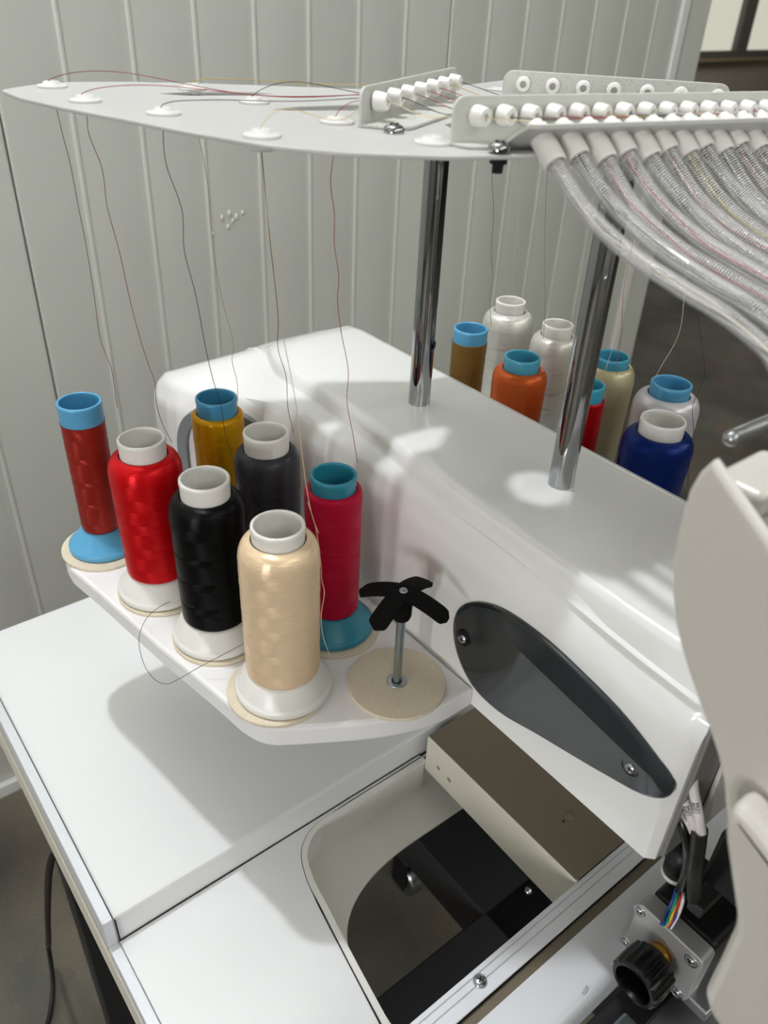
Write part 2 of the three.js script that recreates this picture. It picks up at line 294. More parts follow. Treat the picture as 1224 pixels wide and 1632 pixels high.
// aluminium cross bars
{
  const t = thing('cross_bar', 'flat grooved aluminium cross bar fixed by one screw beside the table opening', 'bar');
  const Y = 0.952, L = 0.9, x0 = 0.03;
  const strip = (z0, z1, y = Y, h = 0.012) => box(L, h, z1 - z0, 0.0006, [x0 + L / 2, y - h / 2, (z0 + z1) / 2]);
  part('bar_profile', merge([strip(-0.1977, -0.1936), strip(-0.193, -0.1874), strip(-0.1868, -0.1768), strip(-0.1977, -0.1768, Y - 0.0012, 0.036)]), M.alu, t);
  const q = panHead(t, onY(765, 1563, Y + 0.001), 0.0056); q.rotation.y = 0.5;
  const u = thing('guide_rail', 'wide satin aluminium guide rail with a rounded edge under the motor', 'rail');
  const p = [[-0.1672, Y - 0.03], [-0.1672, Y], [-0.143, Y, 0.004], [-0.1315, Y + 0.001, 0.01], [-0.1263, Y - 0.006, 0.006], [-0.1263, Y - 0.03]];
  part('rail_profile', plateX(p, x0, L, 0.0004), M.alu, u);
  part('rail_recess', box(L, 0.02, 0.011, 0.0005, [x0 + L / 2, Y - 0.016, -0.172]), M.taupe, u);
  // printed mark on the rail
  const cv = document.createElement('canvas'); cv.width = 256; cv.height = 96; const c2 = cv.getContext('2d');
  c2.fillStyle = '#000000'; c2.fillRect(0, 0, 256, 96); c2.fillStyle = '#ffffff'; c2.font = 'italic 60px sans-serif'; c2.fillText('1220', 40, 70);
  const pr = part('printed_mark', new THREE.PlaneGeometry(0.016, 0.006), std('#1a1a1a', 0.5, 0, { alphaMap: new THREE.CanvasTexture(cv), transparent: true }), u); pr.position.set(0.338, Y + 0.0008, -0.134); pr.rotation.set(-Math.PI / 2, 0, 0.2);
  const w = thing('slide_block', 'black slotted slide block with a grey clip in front of the guide rail', 'block');
  part('block_body', box(0.62, 0.02, 0.03, 0.002, [0.34, 0.915, -0.108]), M.dark, w);
  part('clip_plate', box(0.05, 0.012, 0.02, 0.003, [0.336, 0.928, -0.099]), M.zinc, w, 'small grey metal clip');
  part('clip_slot', box(0.018, 0.003, 0.006, 0.001, [0.339, 0.9345, -0.101]), M.gap, w);
}

// ---------- machine head ----------
{
  const t = thing('machine_head', 'long glossy white embroidery machine arm with a stepped top', 'machine head');
  const ss = (a, b, x) => { x = Math.min(1, Math.max(0, (x - a) / (b - a))); return x * x * (3 - 2 * x); };
  const rings = [];
  const zs = [-0.122, -0.1235, -0.128, -0.14, -0.17, -0.2, -0.25, -0.3, -0.35, -0.4, -0.45, -0.5, -0.53, -0.55, -0.57, -0.59, -0.61, -0.63, -0.65, -0.665, -0.68, -0.695, -0.707, -0.716, -0.722, -0.724];
  for (const z of zs) {
    const inset = z > -0.128 ? (z + 0.128) / 0.006 * 0.003 : 0;
    const e = 0.070 * ss(-0.525, -0.665, z);
    const end = Math.max(0, (-0.66 - z) / 0.064), round = 1 - Math.sqrt(Math.max(0, 1 - end * end)); // rear rounding 0..1
    const pr = z < -0.60 ? Math.min(1, Math.max(0, (-0.60 - z) / 0.075)) : 0, fade = ss(0, 1, pr); // plateau melts into the shelf
    const yS = 1.268 + 0.012 * ss(-0.13, -0.3, z), top = 1.2945 - inset - round * 0.05, shelf = yS - inset - round * 0.05;
    const pl = 0.064 + (0.070 - 0.064) * ss(-0.5, -0.15, z) - 0.012 * ss(-0.3, -0.55, z) - 0.02 * fade;
    const yT = top + (shelf + 0.001 - top) * ss(0.55, 1, pr), bot = 1.132 + inset - 0.2 * ss(-0.6, -0.66, z);
    const back = round * 0.05;
    const L = [[-0.082 - e + back + inset, bot], [-0.0822 - e + back + inset, 1.2], [-0.0818 - e + back + inset, shelf - 0.03], [-0.080 - e + back + inset, shelf - 0.019], [-0.0765 - e * 0.98 + back + inset, shelf - 0.0105], [-0.0725 - e * 0.9 + back * 0.8, shelf - 0.0035], [-pl - 0.0062, shelf - 0.0006], [-pl - 0.0035, shelf + 0.0012], [-pl - 0.0022, yT - 0.007 < shelf ? shelf + 0.0008 : yT - 0.007], [-pl - 0.0005, Math.max(shelf, yT - 0.003)], [-pl + 0.003, Math.max(shelf, yT - 0.0008)], [-pl + 0.008, yT]];
    const R = [[0.055, yT + 0.0006], [0.0605, yT - 0.0005], [0.064, yT - 0.004], [0.07, yT - 0.02], [0.079, 1.24], [0.082, bot]];
    rings.push([...L, [0, yT + 0.0012], ...R].map(([u, y]) => [AX + u, y, z]));
  }
  let g = loft(rings.map(r => [...r].reverse()), true, true);
  const head = part('arm_casting', crease(g, 50), M.paint, t);
  // dark grey inlay ring on the swelling rear flank
  const s = roundPoly([[-0.05, -0.06, 0.05], [0.05, -0.06, 0.05], [0.05, 0.06, 0.05], [-0.05, 0.06, 0.05]]), h = roundPoly([[-0.0395, -0.0495, 0.0395], [0.0395, -0.0495, 0.0395], [0.0395, 0.0495, 0.0395], [-0.0395, 0.0495, 0.0395]], THREE.Path);
  s.holes.push(h);
  const rg = part('inlay_ring', extr(s, 0.0078, 0.001, 16), M.ringGrey, t, 'flat grey ring on the rear flank'); rg.position.set(0.305, 1.207, -0.6); rg.rotation.y = -Math.PI / 2 + 0.62;
  // oval cover
  const px = [[720, 1000], [729, 971], [756, 961], [796, 971], [858, 1013], [929, 1078], [991, 1142], [1044, 1209], [1069, 1244], [1071, 1262], [1058, 1273], [1031, 1271], [964, 1236], [858, 1173], [791, 1133], [751, 1093], [727, 1044]];
  const pts = px.map(p => onX(p[0], p[1], 0.335)).map(p => new THREE.Vector3(-p.z, p.y, 0));
  const cr = new THREE.CatmullRomCurve3(pts, true, 'centripetal').getPoints(90), cen = cr.reduce((a, b) => a.add(b), V(0, 0, 0)).divideScalar(cr.length);
  const lay = (k, x) => cr.slice(0, 90).map(p => [x, cen.y + (p.y - cen.y) * k, -(cen.x + (p.x - cen.x) * k)]);
  const oval = [lay(1, 0.339), lay(1, 0.3362), lay(0.985, 0.3352), lay(0.955, 0.3344)];
  // inner facets: a crest runs along the upper third
  const e0 = onX(812, 1022, 0.3312), e1 = onX(1030, 1232, 0.3312);
  const inner2 = cr.slice(0, 90).map(p => { const f = Math.min(1, Math.max(0, (-p.x - e0.z) / (e1.z - e0.z))); return [0.3312, e0.y + (e1.y - e0.y) * f, e0.z + (e1.z - e0.z) * f]; });
  oval.push(inner2);
  const og = loft(oval, true, false);
  const pan = part('oval_cover', crease(og, 10), M.oval, t, 'dark grey glossy oval cover panel');
  for (const p of [[737, 1017], [1004, 1223]]) {
    const c = onX(p[0], p[1], 0.3325), ql = toward(V(-1, 0.1, 0.1));
    const w = part('screw_recess', lathe([[0.0004, -0.001], [0.0052, -0.001], [0.0058, 0.0008], [0.0064, 0.0004], [0.0064, -0.002]], 24), M.dark, pan); w.position.copy(c); w.quaternion.copy(toward(V(-1, 0, 0)));
    panHead(pan, c.clone().add(V(-0.0006, 0, 0.0006)), 0.0037, ql, M.steel);
  }
  part('end_plate', box(0.15, 0.125, 0.003, 0.001, [AX, 1.198, -0.1206]), std('#83837f', 0.5), t, 'grey end plate of the arm');
  // column that carries the arm, behind the cones
  part('column', box(0.16, 0.2, 0.1, 0.02, [AX, 1.04, -0.655]), M.paint, t);
}
// ---------- thread trays ----------
const TRAY = 1.15, tray = [[0.1465, -0.628, 0.03], [0.1452, -0.606], [0.152, -0.565], [0.1652, -0.47], [0.177, -0.402, 0.01], [0.184, -0.352, 0.03], [0.2106, -0.3345, 0.01], [0.258, -0.306, 0.03], [0.300, -0.290, 0.035], [0.3372, -0.2905], [0.3372, -0.545], [0.30, -0.655, 0.01], [0.158, -0.655, 0.04]];
for (const side of [0, 1]) {
  const t = thing('thread_tray', side ? 'white thread tray behind the machine head under the right-hand cones' : 'white moulded thread tray carrying the seven cones and the bare spindle', 'tray');
  const m = part('tray_board', slab(roundPoly(XZ(tray)), TRAY, 0.02, 0.003, 10), M.tray, t);
  if (side) { const p = m.geometry; p.applyMatrix4(new THREE.Matrix4().set(-1, 0, 0, 2 * AX, 0, 1, 0, 0, 0, 0, 1, 0, 0, 0, 0, 1)); const a = p.attributes.position.array; if (!p.index) for (let i = 0; i < a.length; i += 9) for (let k = 0; k < 3; k++) { const q = a[i + k]; a[i + k] = a[i + 3 + k]; a[i + 3 + k] = q; } p.computeVertexNormals(); }
}

// ---------- felt pads, thread cones ----------
// wound thread: fine parallel lines with a little fuzz; each wound band shears its texture so that the lines rise left or right
const lineBump = dataTex(256, 1024, (u, v, i, j) => [118 + 70 * Math.sin(6.2832 * v * 128) + 60 * (hash(i, j >> 1) - 0.5) + 40 * (fbm(u, v, 16, 2) - 0.4)], false);
const lineMap = dataTex(256, 1024, (u, v, i, j) => { const n = 240 + 7 * Math.sin(6.2832 * v * 128) + 9 * (hash(i >> 4, j >> 2) - 0.5); return [n, n, n]; }, true);
const tri = x => Math.abs(((x % 1) + 1) % 1 * 2 - 1) * 2 - 1;
function bandedBody(rb, rt, y0, y1, nb, seedK) {
  const N = 96, rows = 5, pos = [], uv = [], idx = [], A = Math.min(0.0042, (y1 - y0) / nb * 0.36);
  const edge = b => u => b <= 0 ? y0 : b >= nb ? y1 : y0 + (y1 - y0) * b / nb + A * tri(u + b * 0.5 + 0.13 * hash(b, seedK)) + 0.0008 * (hash(b, seedK + 3) - 0.5);
  for (let b = 0; b < nb; b++) {
    const lo = edge(b), hi = edge(b + 1), sh = (b % 2 ? 1 : -1) * 60 / 128, base = pos.length / 3;
    for (let j = 0; j < rows; j++) for (let i = 0; i <= N; i++) {
      const u = i / N, t = j / (rows - 1), y = lo(u) + (hi(u) - lo(u)) * t, f = (y - y0) / (y1 - y0), a = u * Math.PI * 2;
      const r = rb + (rt - rb) * f + 0.00042 * (1 - t) - 0.0001 + 0.00018 * Math.sin(Math.PI * t);
      pos.push(r * Math.sin(a), y, r * Math.cos(a)); uv.push(u, y / 0.14 + sh * u);
    }
    for (let j = 0; j < rows - 1; j++) for (let i = 0; i < N; i++) { const a = base + j * (N + 1) + i, c = a + N + 1; idx.push(a, a + 1, c, a + 1, c + 1, c); }
  }
  const g = new THREE.BufferGeometry(); g.setAttribute('position', new THREE.Float32BufferAttribute(pos, 3)); g.setAttribute('uv', new THREE.Float32BufferAttribute(uv, 2)); g.setIndex(idx); g.computeVertexNormals(); return g;
}
const R_ = 0.036;
function cone(name, label, x, z, rt, rb, rim, threadHex, baseHex, o = {}) {
  const H = o.h || 0.144, F = 0.0032, nk = o.nk || 0.0135, sh = o.sh || 0.015, top = H - nk - sh, t = thing(name, label, 'thread cone', [x, TRAY + F + 0.0003, z]);
  t.rotation.y = o.turn || 0;
  const bm = std(baseHex, 0.32, 0, o.glossy ? { clearcoat: 0.3 } : {});
  // skirt foot
  const R = o.R || R_;
  part('base', lathe([[rb * 0.6, 0.0012], [R - 0.001, 0], [R, 0.0012], [R, 0.0042], [R - 0.0012, 0.0056], [R - 0.003, 0.0066], [rb + 0.0015, 0.0192], [rb * 0.92, 0.0205], [rb * 0.7, 0.021]], 64), bm, t, o.baseLabel);
  // wound thread
  const y0 = 0.0198, hex = C(threadHex), nb = Math.max(6, Math.round((top - y0) / 0.0118));
  const body = bandedBody(rb, rt, y0 + 0.003, top, nb, (o.k || 0) + Math.round(x * 1000));
  const foot = lathe([[rb * 0.62, y0], [rb * 0.93, y0 + 0.0003], [rb * 0.985, y0 + 0.0014], [rb + 0.0003, y0 + 0.003]], 96), sp = [];
  for (let i = 0; i <= 10; i++) { const a = i / 10 * Math.PI / 2 * 0.98; sp.push([rim + 0.0004 + (rt + 0.0002 - rim - 0.0004) * Math.pow(Math.cos(a), 0.8), top - 0.0004 + sh * Math.sin(a)]); }
  const shoulder = lathe(sp, 96);
  for (const g of [foot, shoulder]) { const pa = g.attributes.position, uv = g.attributes.uv; for (let i = 0; i < pa.count; i++) uv.setY(i, (pa.getY(i) + Math.hypot(pa.getX(i), pa.getZ(i))) / 0.14 + uv.getX(i) * 6 / 128); }
  const tm = std(threadHex, o.rough || 0.32, o.metal ?? 0.3, { bumpMap: lineBump, bumpScale: 0.0001, map: lineMap, specularColor: hex.clone().lerp(C('#ffffff'), 0.35), anisotropy: 0.75, anisotropyRotation: Math.PI / 2 });
  part('wound_thread', merge([body, foot, shoulder]), tm, t, o.threadLabel);
  const th = 0.0021; // neck of the plastic core with its lip and hollow
  part('core_neck', lathe([[rim - 0.0003, top + sh - 0.004], [rim, top + sh - 0.001], [rim, H - 0.004], [rim + 0.0004, H - 0.003], [rim + 0.0003, H - 0.0006], [rim - 0.0006, H], [rim - th + 0.0005, H], [rim - th, H - 0.001], [rim - th, H - 0.02], [rim - th - 0.003, 0.06], [0.004, 0.058]], 64), bm, t);
  return t;
}
function felt(label, x, z, r = 0.0375) {
  const t = thing('felt_pad', label, 'felt pad', [x, TRAY, z], null);
  const g = lathe([[0.0046, 0.0], [r - 0.0004, 0.0], [r, 0.0006], [r, 0.0026], [r - 0.0006, 0.0032], [0.0052, 0.0032], [0.0046, 0.0028], [0.0046, 0]], 72);
  const p = g.attributes.position, uv = g.attributes.uv; for (let i = 0; i < p.count; i++) uv.setXY(i, p.getX(i) * 11 + 0.5, p.getZ(i) * 11 + 0.5);
  part('felt_disc', g, M.felt, t); return t;
}
const WH = '#e6e4de', BL = '#5aa6cf', TE = '#2f8ba3';
const cones = [
  ['slim copper-red cone on a light blue base at the tray end', 0.183, -0.6195, 0.0176, 0.0165, 0.0178, '#a22d22', BL, { nk: 0.017, k: 0, R: 0.031, sh: 0.004, spec: 1 }],
  ['fat scarlet cone with a white neck between the copper-red and black cones', 0.1987, -0.534, 0.0281, 0.0258, 0.0178, '#d80a14', WH, { k: 1, turn: 1 }],
  ['jet black cone with a white neck beside the beige cone', 0.2106, -0.4553, 0.0274, 0.026, 0.0178, '#050506', WH, { k: 2, turn: 2, rough: 0.38 }],
  ['pale beige cone with a white neck at the front tray edge', 0.2213, -0.3743, 0.0273, 0.0268, 0.0177, '#f9ddb8', WH, { nk: 0.0105, k: 0, turn: 0.6, sh: 0.015, rough: 0.3, metal: 0.22, h: 0.146 }],
  ['golden yellow cone with a blue neck at the rear of the tray', 0.2797, -0.566, 0.022, 0.0205, 0.0171, '#d39a08', '#4793b8', { k: 1, sh: 0.0045, turn: 3 }],
  ['charcoal grey cone with a white neck behind the beige cone', 0.2827, -0.4907, 0.0262, 0.0248, 0.0178, '#3f4045', WH, { nk: 0.0148, k: 2, sh: 0.014 }],
  ['deep crimson cone with a teal neck and teal base beside the bare spindle', 0.2896, -0.4085, 0.0212, 0.0203, 0.0168, '#c20a38', TE, { nk: 0.011, k: 0, R: 0.0335, sh: 0.004, rough: 0.5, metal: 0.1, turn: 2 }],
  ['slim bronze brown cone with a blue neck behind the first chrome pole', 0.575, -0.5675, 0.0182, 0.0172, 0.0176, '#8a6a35', BL, { k: 1, sh: 0.002 }],
  ['tall ivory cone with a white neck, rearmost of the white cones', 0.673, -0.606, 0.0288, 0.027, 0.0166, '#e6e4da', WH, { nk: 0.012, k: 2, sh: 0.017 }],
  ['pearl white cone with a white neck behind the orange cone', 0.664, -0.527, 0.0263, 0.025, 0.0162, '#e3dfd8', WH, { nk: 0.012, k: 0, sh: 0.016 }],
  ['orange cone with a blue neck behind the machine head', 0.5666, -0.4857, 0.0265, 0.0245, 0.0172, '#d4622b', '#4aa0bb', { nk: 0.012, k: 1, sh: 0.011 }],
  ['cream cone with a blue neck next to the second chrome pole', 0.6437, -0.4386, 0.0256, 0.0235, 0.0169, '#d8cda6', '#47a2bf', { nk: 0.009, k: 2, sh: 0.017 }],
  ['bright red cone with a blue neck half hidden by the second chrome pole', 0.5715, -0.4081, 0.0174, 0.018, 0.0152, '#c00a12', '#44a3bd', { k: 0, sh: 0.003 }],
  ['fat white cone with a light blue neck behind the navy cone', 0.64, -0.367, 0.0302, 0.028, 0.0184, '#e9e6ea', BL, { nk: 0.011, k: 1, sh: 0.016 }],
  ['navy blue cone with a white neck at the near end of the right tray', 0.5707, -0.326, 0.0301, 0.027, 0.0187, '#0b2a78', WH, { nk: 0.0124, k: 2, sh: 0.014 }],
];
const feltWords = ['copper-red', 'scarlet', 'black', 'beige', 'golden yellow', 'charcoal grey', 'crimson', 'bronze brown', 'tall ivory', 'pearl white', 'orange', 'cream', 'bright red', 'fat white', 'navy blue'];
cones.forEach((c, i) => {
  cone('thread_cone', c[0], ...c.slice(1));
  felt('round cream felt pad under the ' + feltWords[i] + ' cone', c[1] + (i === 3 ? -0.005 : i === 0 ? -0.001 : 0.0005), c[2] + (i === 3 ? -0.001 : 0.001));
});
felt('bare round cream felt pad around the empty spindle', 0.2925, -0.3275);
{ // spindle with the black four-armed spring clip
  const t = thing('spool_spindle', 'bare steel spindle topped by a black four-armed plastic spool clip', 'spindle', [0.2925, TRAY, -0.3275]);
  part('washer', lathe([[0.0042, 0], [0.0078, 0.0], [0.0078, 0.0036], [0.0072, 0.0042], [0.0042, 0.0042]], 32), M.zinc, t);
  part('rod', lathe([[0, 0.0925], [0.0026, 0.0925], [0.0033, 0.091], [0.0033, 0]], 24), M.zinc, t);
  const clip = part('spool_clip', (() => {
    const list = [lathe([[0.0034, 0.066], [0.0062, 0.067], [0.0072, 0.07], [0.0076, 0.088], [0.0066, 0.0905], [0.0034, 0.0912]], 28)];
    const arm = (ang, drop, len) => {
      const rings = []; const n = 12;
      for (let i = 0; i <= n; i++) {
        const f = i / n, s = 0.002 + f * len, y = 0.0903 - drop * Math.pow(f, 1.7) * 0.0115, w = 0.0071 * (f > 0.85 ? Math.sqrt(Math.max(0.02, 1 - ((f - 0.85) / 0.15) ** 2)) : 1), h = 0.0014;
        rings.push([[s, y + h, -w], [s, y + h, w], [s - drop * 0.001, y - h, w], [s - drop * 0.001, y - h, -w]]);
      }
      const g = crease(loft(rings, true, false), 40); g.deleteAttribute('uv'); g.rotateY(ang); return g;
    };
    list.push(arm(0.305, 1, 0.0315), arm(2.06, 1, 0.0315), arm(-2.87, 1, 0.0315), arm(-1.117, 1, 0.0335));
    return merge(list);
  })(), M.black, t, 'matte black four-armed clip');
}

// ---------- thread stand: poles, guide plate, brackets ----------
const PT = 1.528;
const gpos = [[82, 131], [135, 153], [260, 173], [417, 208], [537, 187], [306, 135], [405, 156], [690, 219]].map(p => onY(p[0], p[1], PT + 0.003));
const bDir = V(0.975, 0, 0.223), bN = V(-0.223, 0, 0.975);
const bead2 = i => V(0.3145, 1.542, -0.3215).addScaledVector(bDir, 0.0151 * i);
const bead1 = i => V(0.308, 1.540, -0.395).lerp(V(0.417, 1.540, -0.454), i / 6);
const bead3a = onY(834, 134, 1.540), bead3b = onY(1143, 155, 1.540), bead3 = i => bead3a.clone().lerp(bead3b, [0, 0.155, 0.315, 0.475, 0.645, 0.815, 1][i]);
const capTop = i => onY(i < 7 ? 856 + 43.2 * i - 1.25 * i * i : 1098 + 28.2 * (i - 7), 206.5 - 1.45 * i, 1.5375);
{
  const t = thing('thread_stand', 'tall thread guide stand of two chrome poles and a white guide plate', 'thread stand');
  for (const z of [-0.467, -0.307]) {
    const p = part('pole', lathe([[0, 0.2335], [0.0092, 0.2335], [0.0092, 0.0006], [0.0086, 0]], 48), M.chrome, t); p.position.set(AX, 1.2935, z);
    const d = z < -0.4 ? V(0.55, 0, 0.83) : V(0.98, 0, 0.15); d.normalize();
    const h = part('set_screw_hole', lathe([[0, -0.0004], [0.002, 0.0003], [0.0032, 0.0006], [0.0036, 0.0002]], 20), M.dark, p); h.position.copy(d).multiplyScalar(0.0091).add(V(0, 0.055, 0)); h.quaternion.copy(toward(d));
    part('foot_ring', lathe([[0.0086, 0], [0.0108, 0], [0.0108, 0.0004], [0.0092, 0.0009]], 40), M.white, p);
  }
  const out = [[0, 143], [30, 155], [100, 171], [200, 190], [300, 210], [430, 232], [560, 243.5], [640, 246.5], [720, 249], [840, 246.5]].map(p => onY(p[0], p[1], PT)).map(p => [p.x, p.z]);
  out.push([0.40, -0.292], [0.55, -0.30], [0.60, -0.35], [0.635, -0.43], [0.652, -0.50], [0.65, -0.54], [0.62, -0.565]);
  for (const p of [[800, 128], [735, 136], [650, 141], [580, 142], [450, 137], [300, 132], [200, 130], [110, 130.5], [50, 135]]) { const q = onY(p[0], p[1], PT); out.push([q.x, q.z]); }
  const sh = roundPoly(XZ(out.map(p => [...p, 0.006])));
  for (const slot of [[[248, 149], [300, 145.6], [400, 146.3], [438, 149], [400, 152.2], [300, 152.4]], [[432, 174], [470, 169.5], [520, 167.5], [585, 165.5], [622, 166], [600, 175.5], [540, 176], [470, 176.5]]]) sh.holes.push(roundPoly(XZ(slot.map(p => onY(p[0], p[1], PT)).map(p => [p.x, p.z, 0.004])), THREE.Path));
  const oh = new THREE.Path(); oh.absellipse(0.361, 0.366, 0.020, 0.021, 0, Math.PI * 2); sh.holes.push(oh);
  part('guide_plate', slab(sh, PT, 0.0022, 0.0006, 4), M.sheet, t, 'flat white sheet metal guide plate');
  const gd = lathe([[0.0022, -0.0062], [0.0056, -0.0062], [0.0062, -0.0052], [0.0062, -0.0022], [0.0088, -0.0022], [0.0092, -0.0016], [0.0098, 0.001], [0.0092, 0.0016], [0.0058, 0.0018], [0.0052, 0.0034], [0.0042, 0.0038], [0.0024, 0.0038], [0.002, 0.0026], [0.0022, -0.0062]], 32);
  for (const p of gpos) part('eyelet', gd, M.nylon, t).position.set(p.x, PT, p.z);
  const lab = part('paper_tag', box(0.02, 0.0008, 0.016, 0.0003), M.trim, t); lab.position.copy(onY(797, 142, PT + 0.0006)); lab.rotation.y = 0.4;
  // sheet metal bracket: base flange on the plate, upright flange with beads
  const bracket = (A, dir, len, depth, hgt, mat) => {
    const n = V(-dir.z, 0, dir.x); if (n.z < 0) n.negate();
    const b = new THREE.Matrix4().makeBasis(dir, UP, n.clone()); const right = dir.clone().cross(UP).dot(n) > 0; if (!right) b.makeBasis(dir, UP, dir.clone().cross(UP));
    b.setPosition(A);
    const list = [extr(roundPoly([[0, 0], [len, 0], [len, hgt, 0.008], [0, hgt, 0.008]]), 0.0018, 0.0005), slab(roundPoly(XZ([[0, 0], [len, 0], [len, depth, 0.008], [0.004, depth, 0.012]])), 0.0018, 0.0018, 0.0005)];
    const g = merge(list); g.applyMatrix4(b); return [g, b];
  };
  const beadG = put(crease(lathe([[0.0015, 0.004], [0.0016, 0.0062], [0.0021, 0.0067], [0.0031, 0.0066], [0.0041, 0.006], [0.0047, 0.0046], [0.0049, 0.002], [0.0051, 0.001], [0.0051, -0.0014], [0.0015, -0.0016], [0.0015, 0.004]], 28), 34), [0, 0, 0], [Math.PI / 2, 0, 0]);
  const addBeads = (parent, list, n) => list.forEach(p => { const m = part('bead', beadG, M.nylon, parent, null); m.position.copy(p); m.quaternion.setFromUnitVectors(V(0, 0, 1), n); });
  const d1 = bead1(6).sub(bead1(0)).normalize(), n1 = V(-d1.z, 0, d1.x); // faces front right
  const A1 = bead1(0).addScaledVector(d1, -0.016).addScaledVector(n1, -0.0045).setY(PT + 0.0002);
  const [g1] = bracket(A1, d1, 0.158, 0.028, 0.0198); const br1 = part('bead_bracket', g1, M.speck, t, 'slanting seven-bead bracket'); addBeads(br1, [0, 1, 2, 3, 4, 5, 6].map(bead1), n1.clone());
  panHead(br1, onY(628, 205, PT + 0.002), 0.0058, null, M.chrome);
  const d3 = bead3(6).sub(bead3(0)).normalize(), n3 = V(-d3.z, 0, d3.x);
  const A3 = bead3(0).addScaledVector(d3, -0.014).addScaledVector(n3, -0.003).setY(PT + 0.0002);
  const [g3] = bracket(A3, d3, 0.150, 0.014, 0.0198); const br3 = part('bead_bracket', g3, M.speck, t, 'rear bracket holding white washers');
  const wash = put(lathe([[0.0022, 0.0028], [0.0042, 0.0026], [0.0049, 0.0014], [0.0049, -0.001], [0.0022, -0.001], [0.0022, 0.0028]], 28), [0, 0, 0], [Math.PI / 2, 0, 0]);
  for (let i = 0; i < 7; i++) { const m = part('washer', wash, M.white, br3); m.position.copy(bead3(i)); m.quaternion.setFromUnitVectors(V(0, 0, 1), n3); const k = part('washer', put(new THREE.CylinderGeometry(0.0022, 0.0022, 0.001, 14), [0, 0, 0], [Math.PI / 2, 0, 0]), std('#b9b9b4', 0.5), br3); k.position.copy(bead3(i)); k.quaternion.copy(m.quaternion); }
  // front bracket: upright with beads, base, rising lip with the caps
  const A2 = bead2(0).addScaledVector(bDir, -0.0135).addScaledVector(bN, -0.003).setY(PT + 0.0002);
  const [g2, b2] = bracket(A2, bDir, 0.29, 0.014, 0.0228);
  const lip = []; for (const [s, y] of [[0.012, 0.0], [0.017, 0.0004], [0.022, 0.0035], [0.028, 0.0088], [0.033, 0.0122], [0.0385, 0.0126]]) lip.push([s, y]);
  const lipG = crease(loft(lip.map(([s, y]) => [[0.004 + 0.01 + Math.max(0, s - 0.012) * 0.5, y, s], [0.29, y, s], [0.29, y + 0.0018, s], [0.004 + 0.01 + Math.max(0, s - 0.012) * 0.5, y + 0.0018, s]]), true, true), 30); lipG.applyMatrix4(b2);
  const br2 = part('bead_bracket', merge([g2, lipG]), M.speck, t, 'long front bracket with fifteen beads and tube caps'); addBeads(br2, [...Array(15).keys()].map(bead2), bN.clone().add(V(0.25, 0, 0)).normalize());
  panHead(br2, onY(796, 233, PT + 0.0032), 0.0056, null, M.chrome);
  const nut = part('bolt_end', lathe([[0, -0.0085], [0.0028, -0.0085], [0.003, -0.004], [0.0046, -0.004], [0.0046, 0]], 12), M.dark, t); nut.position.copy(onY(796, 240, PT)).setY(PT - 0.002);
}

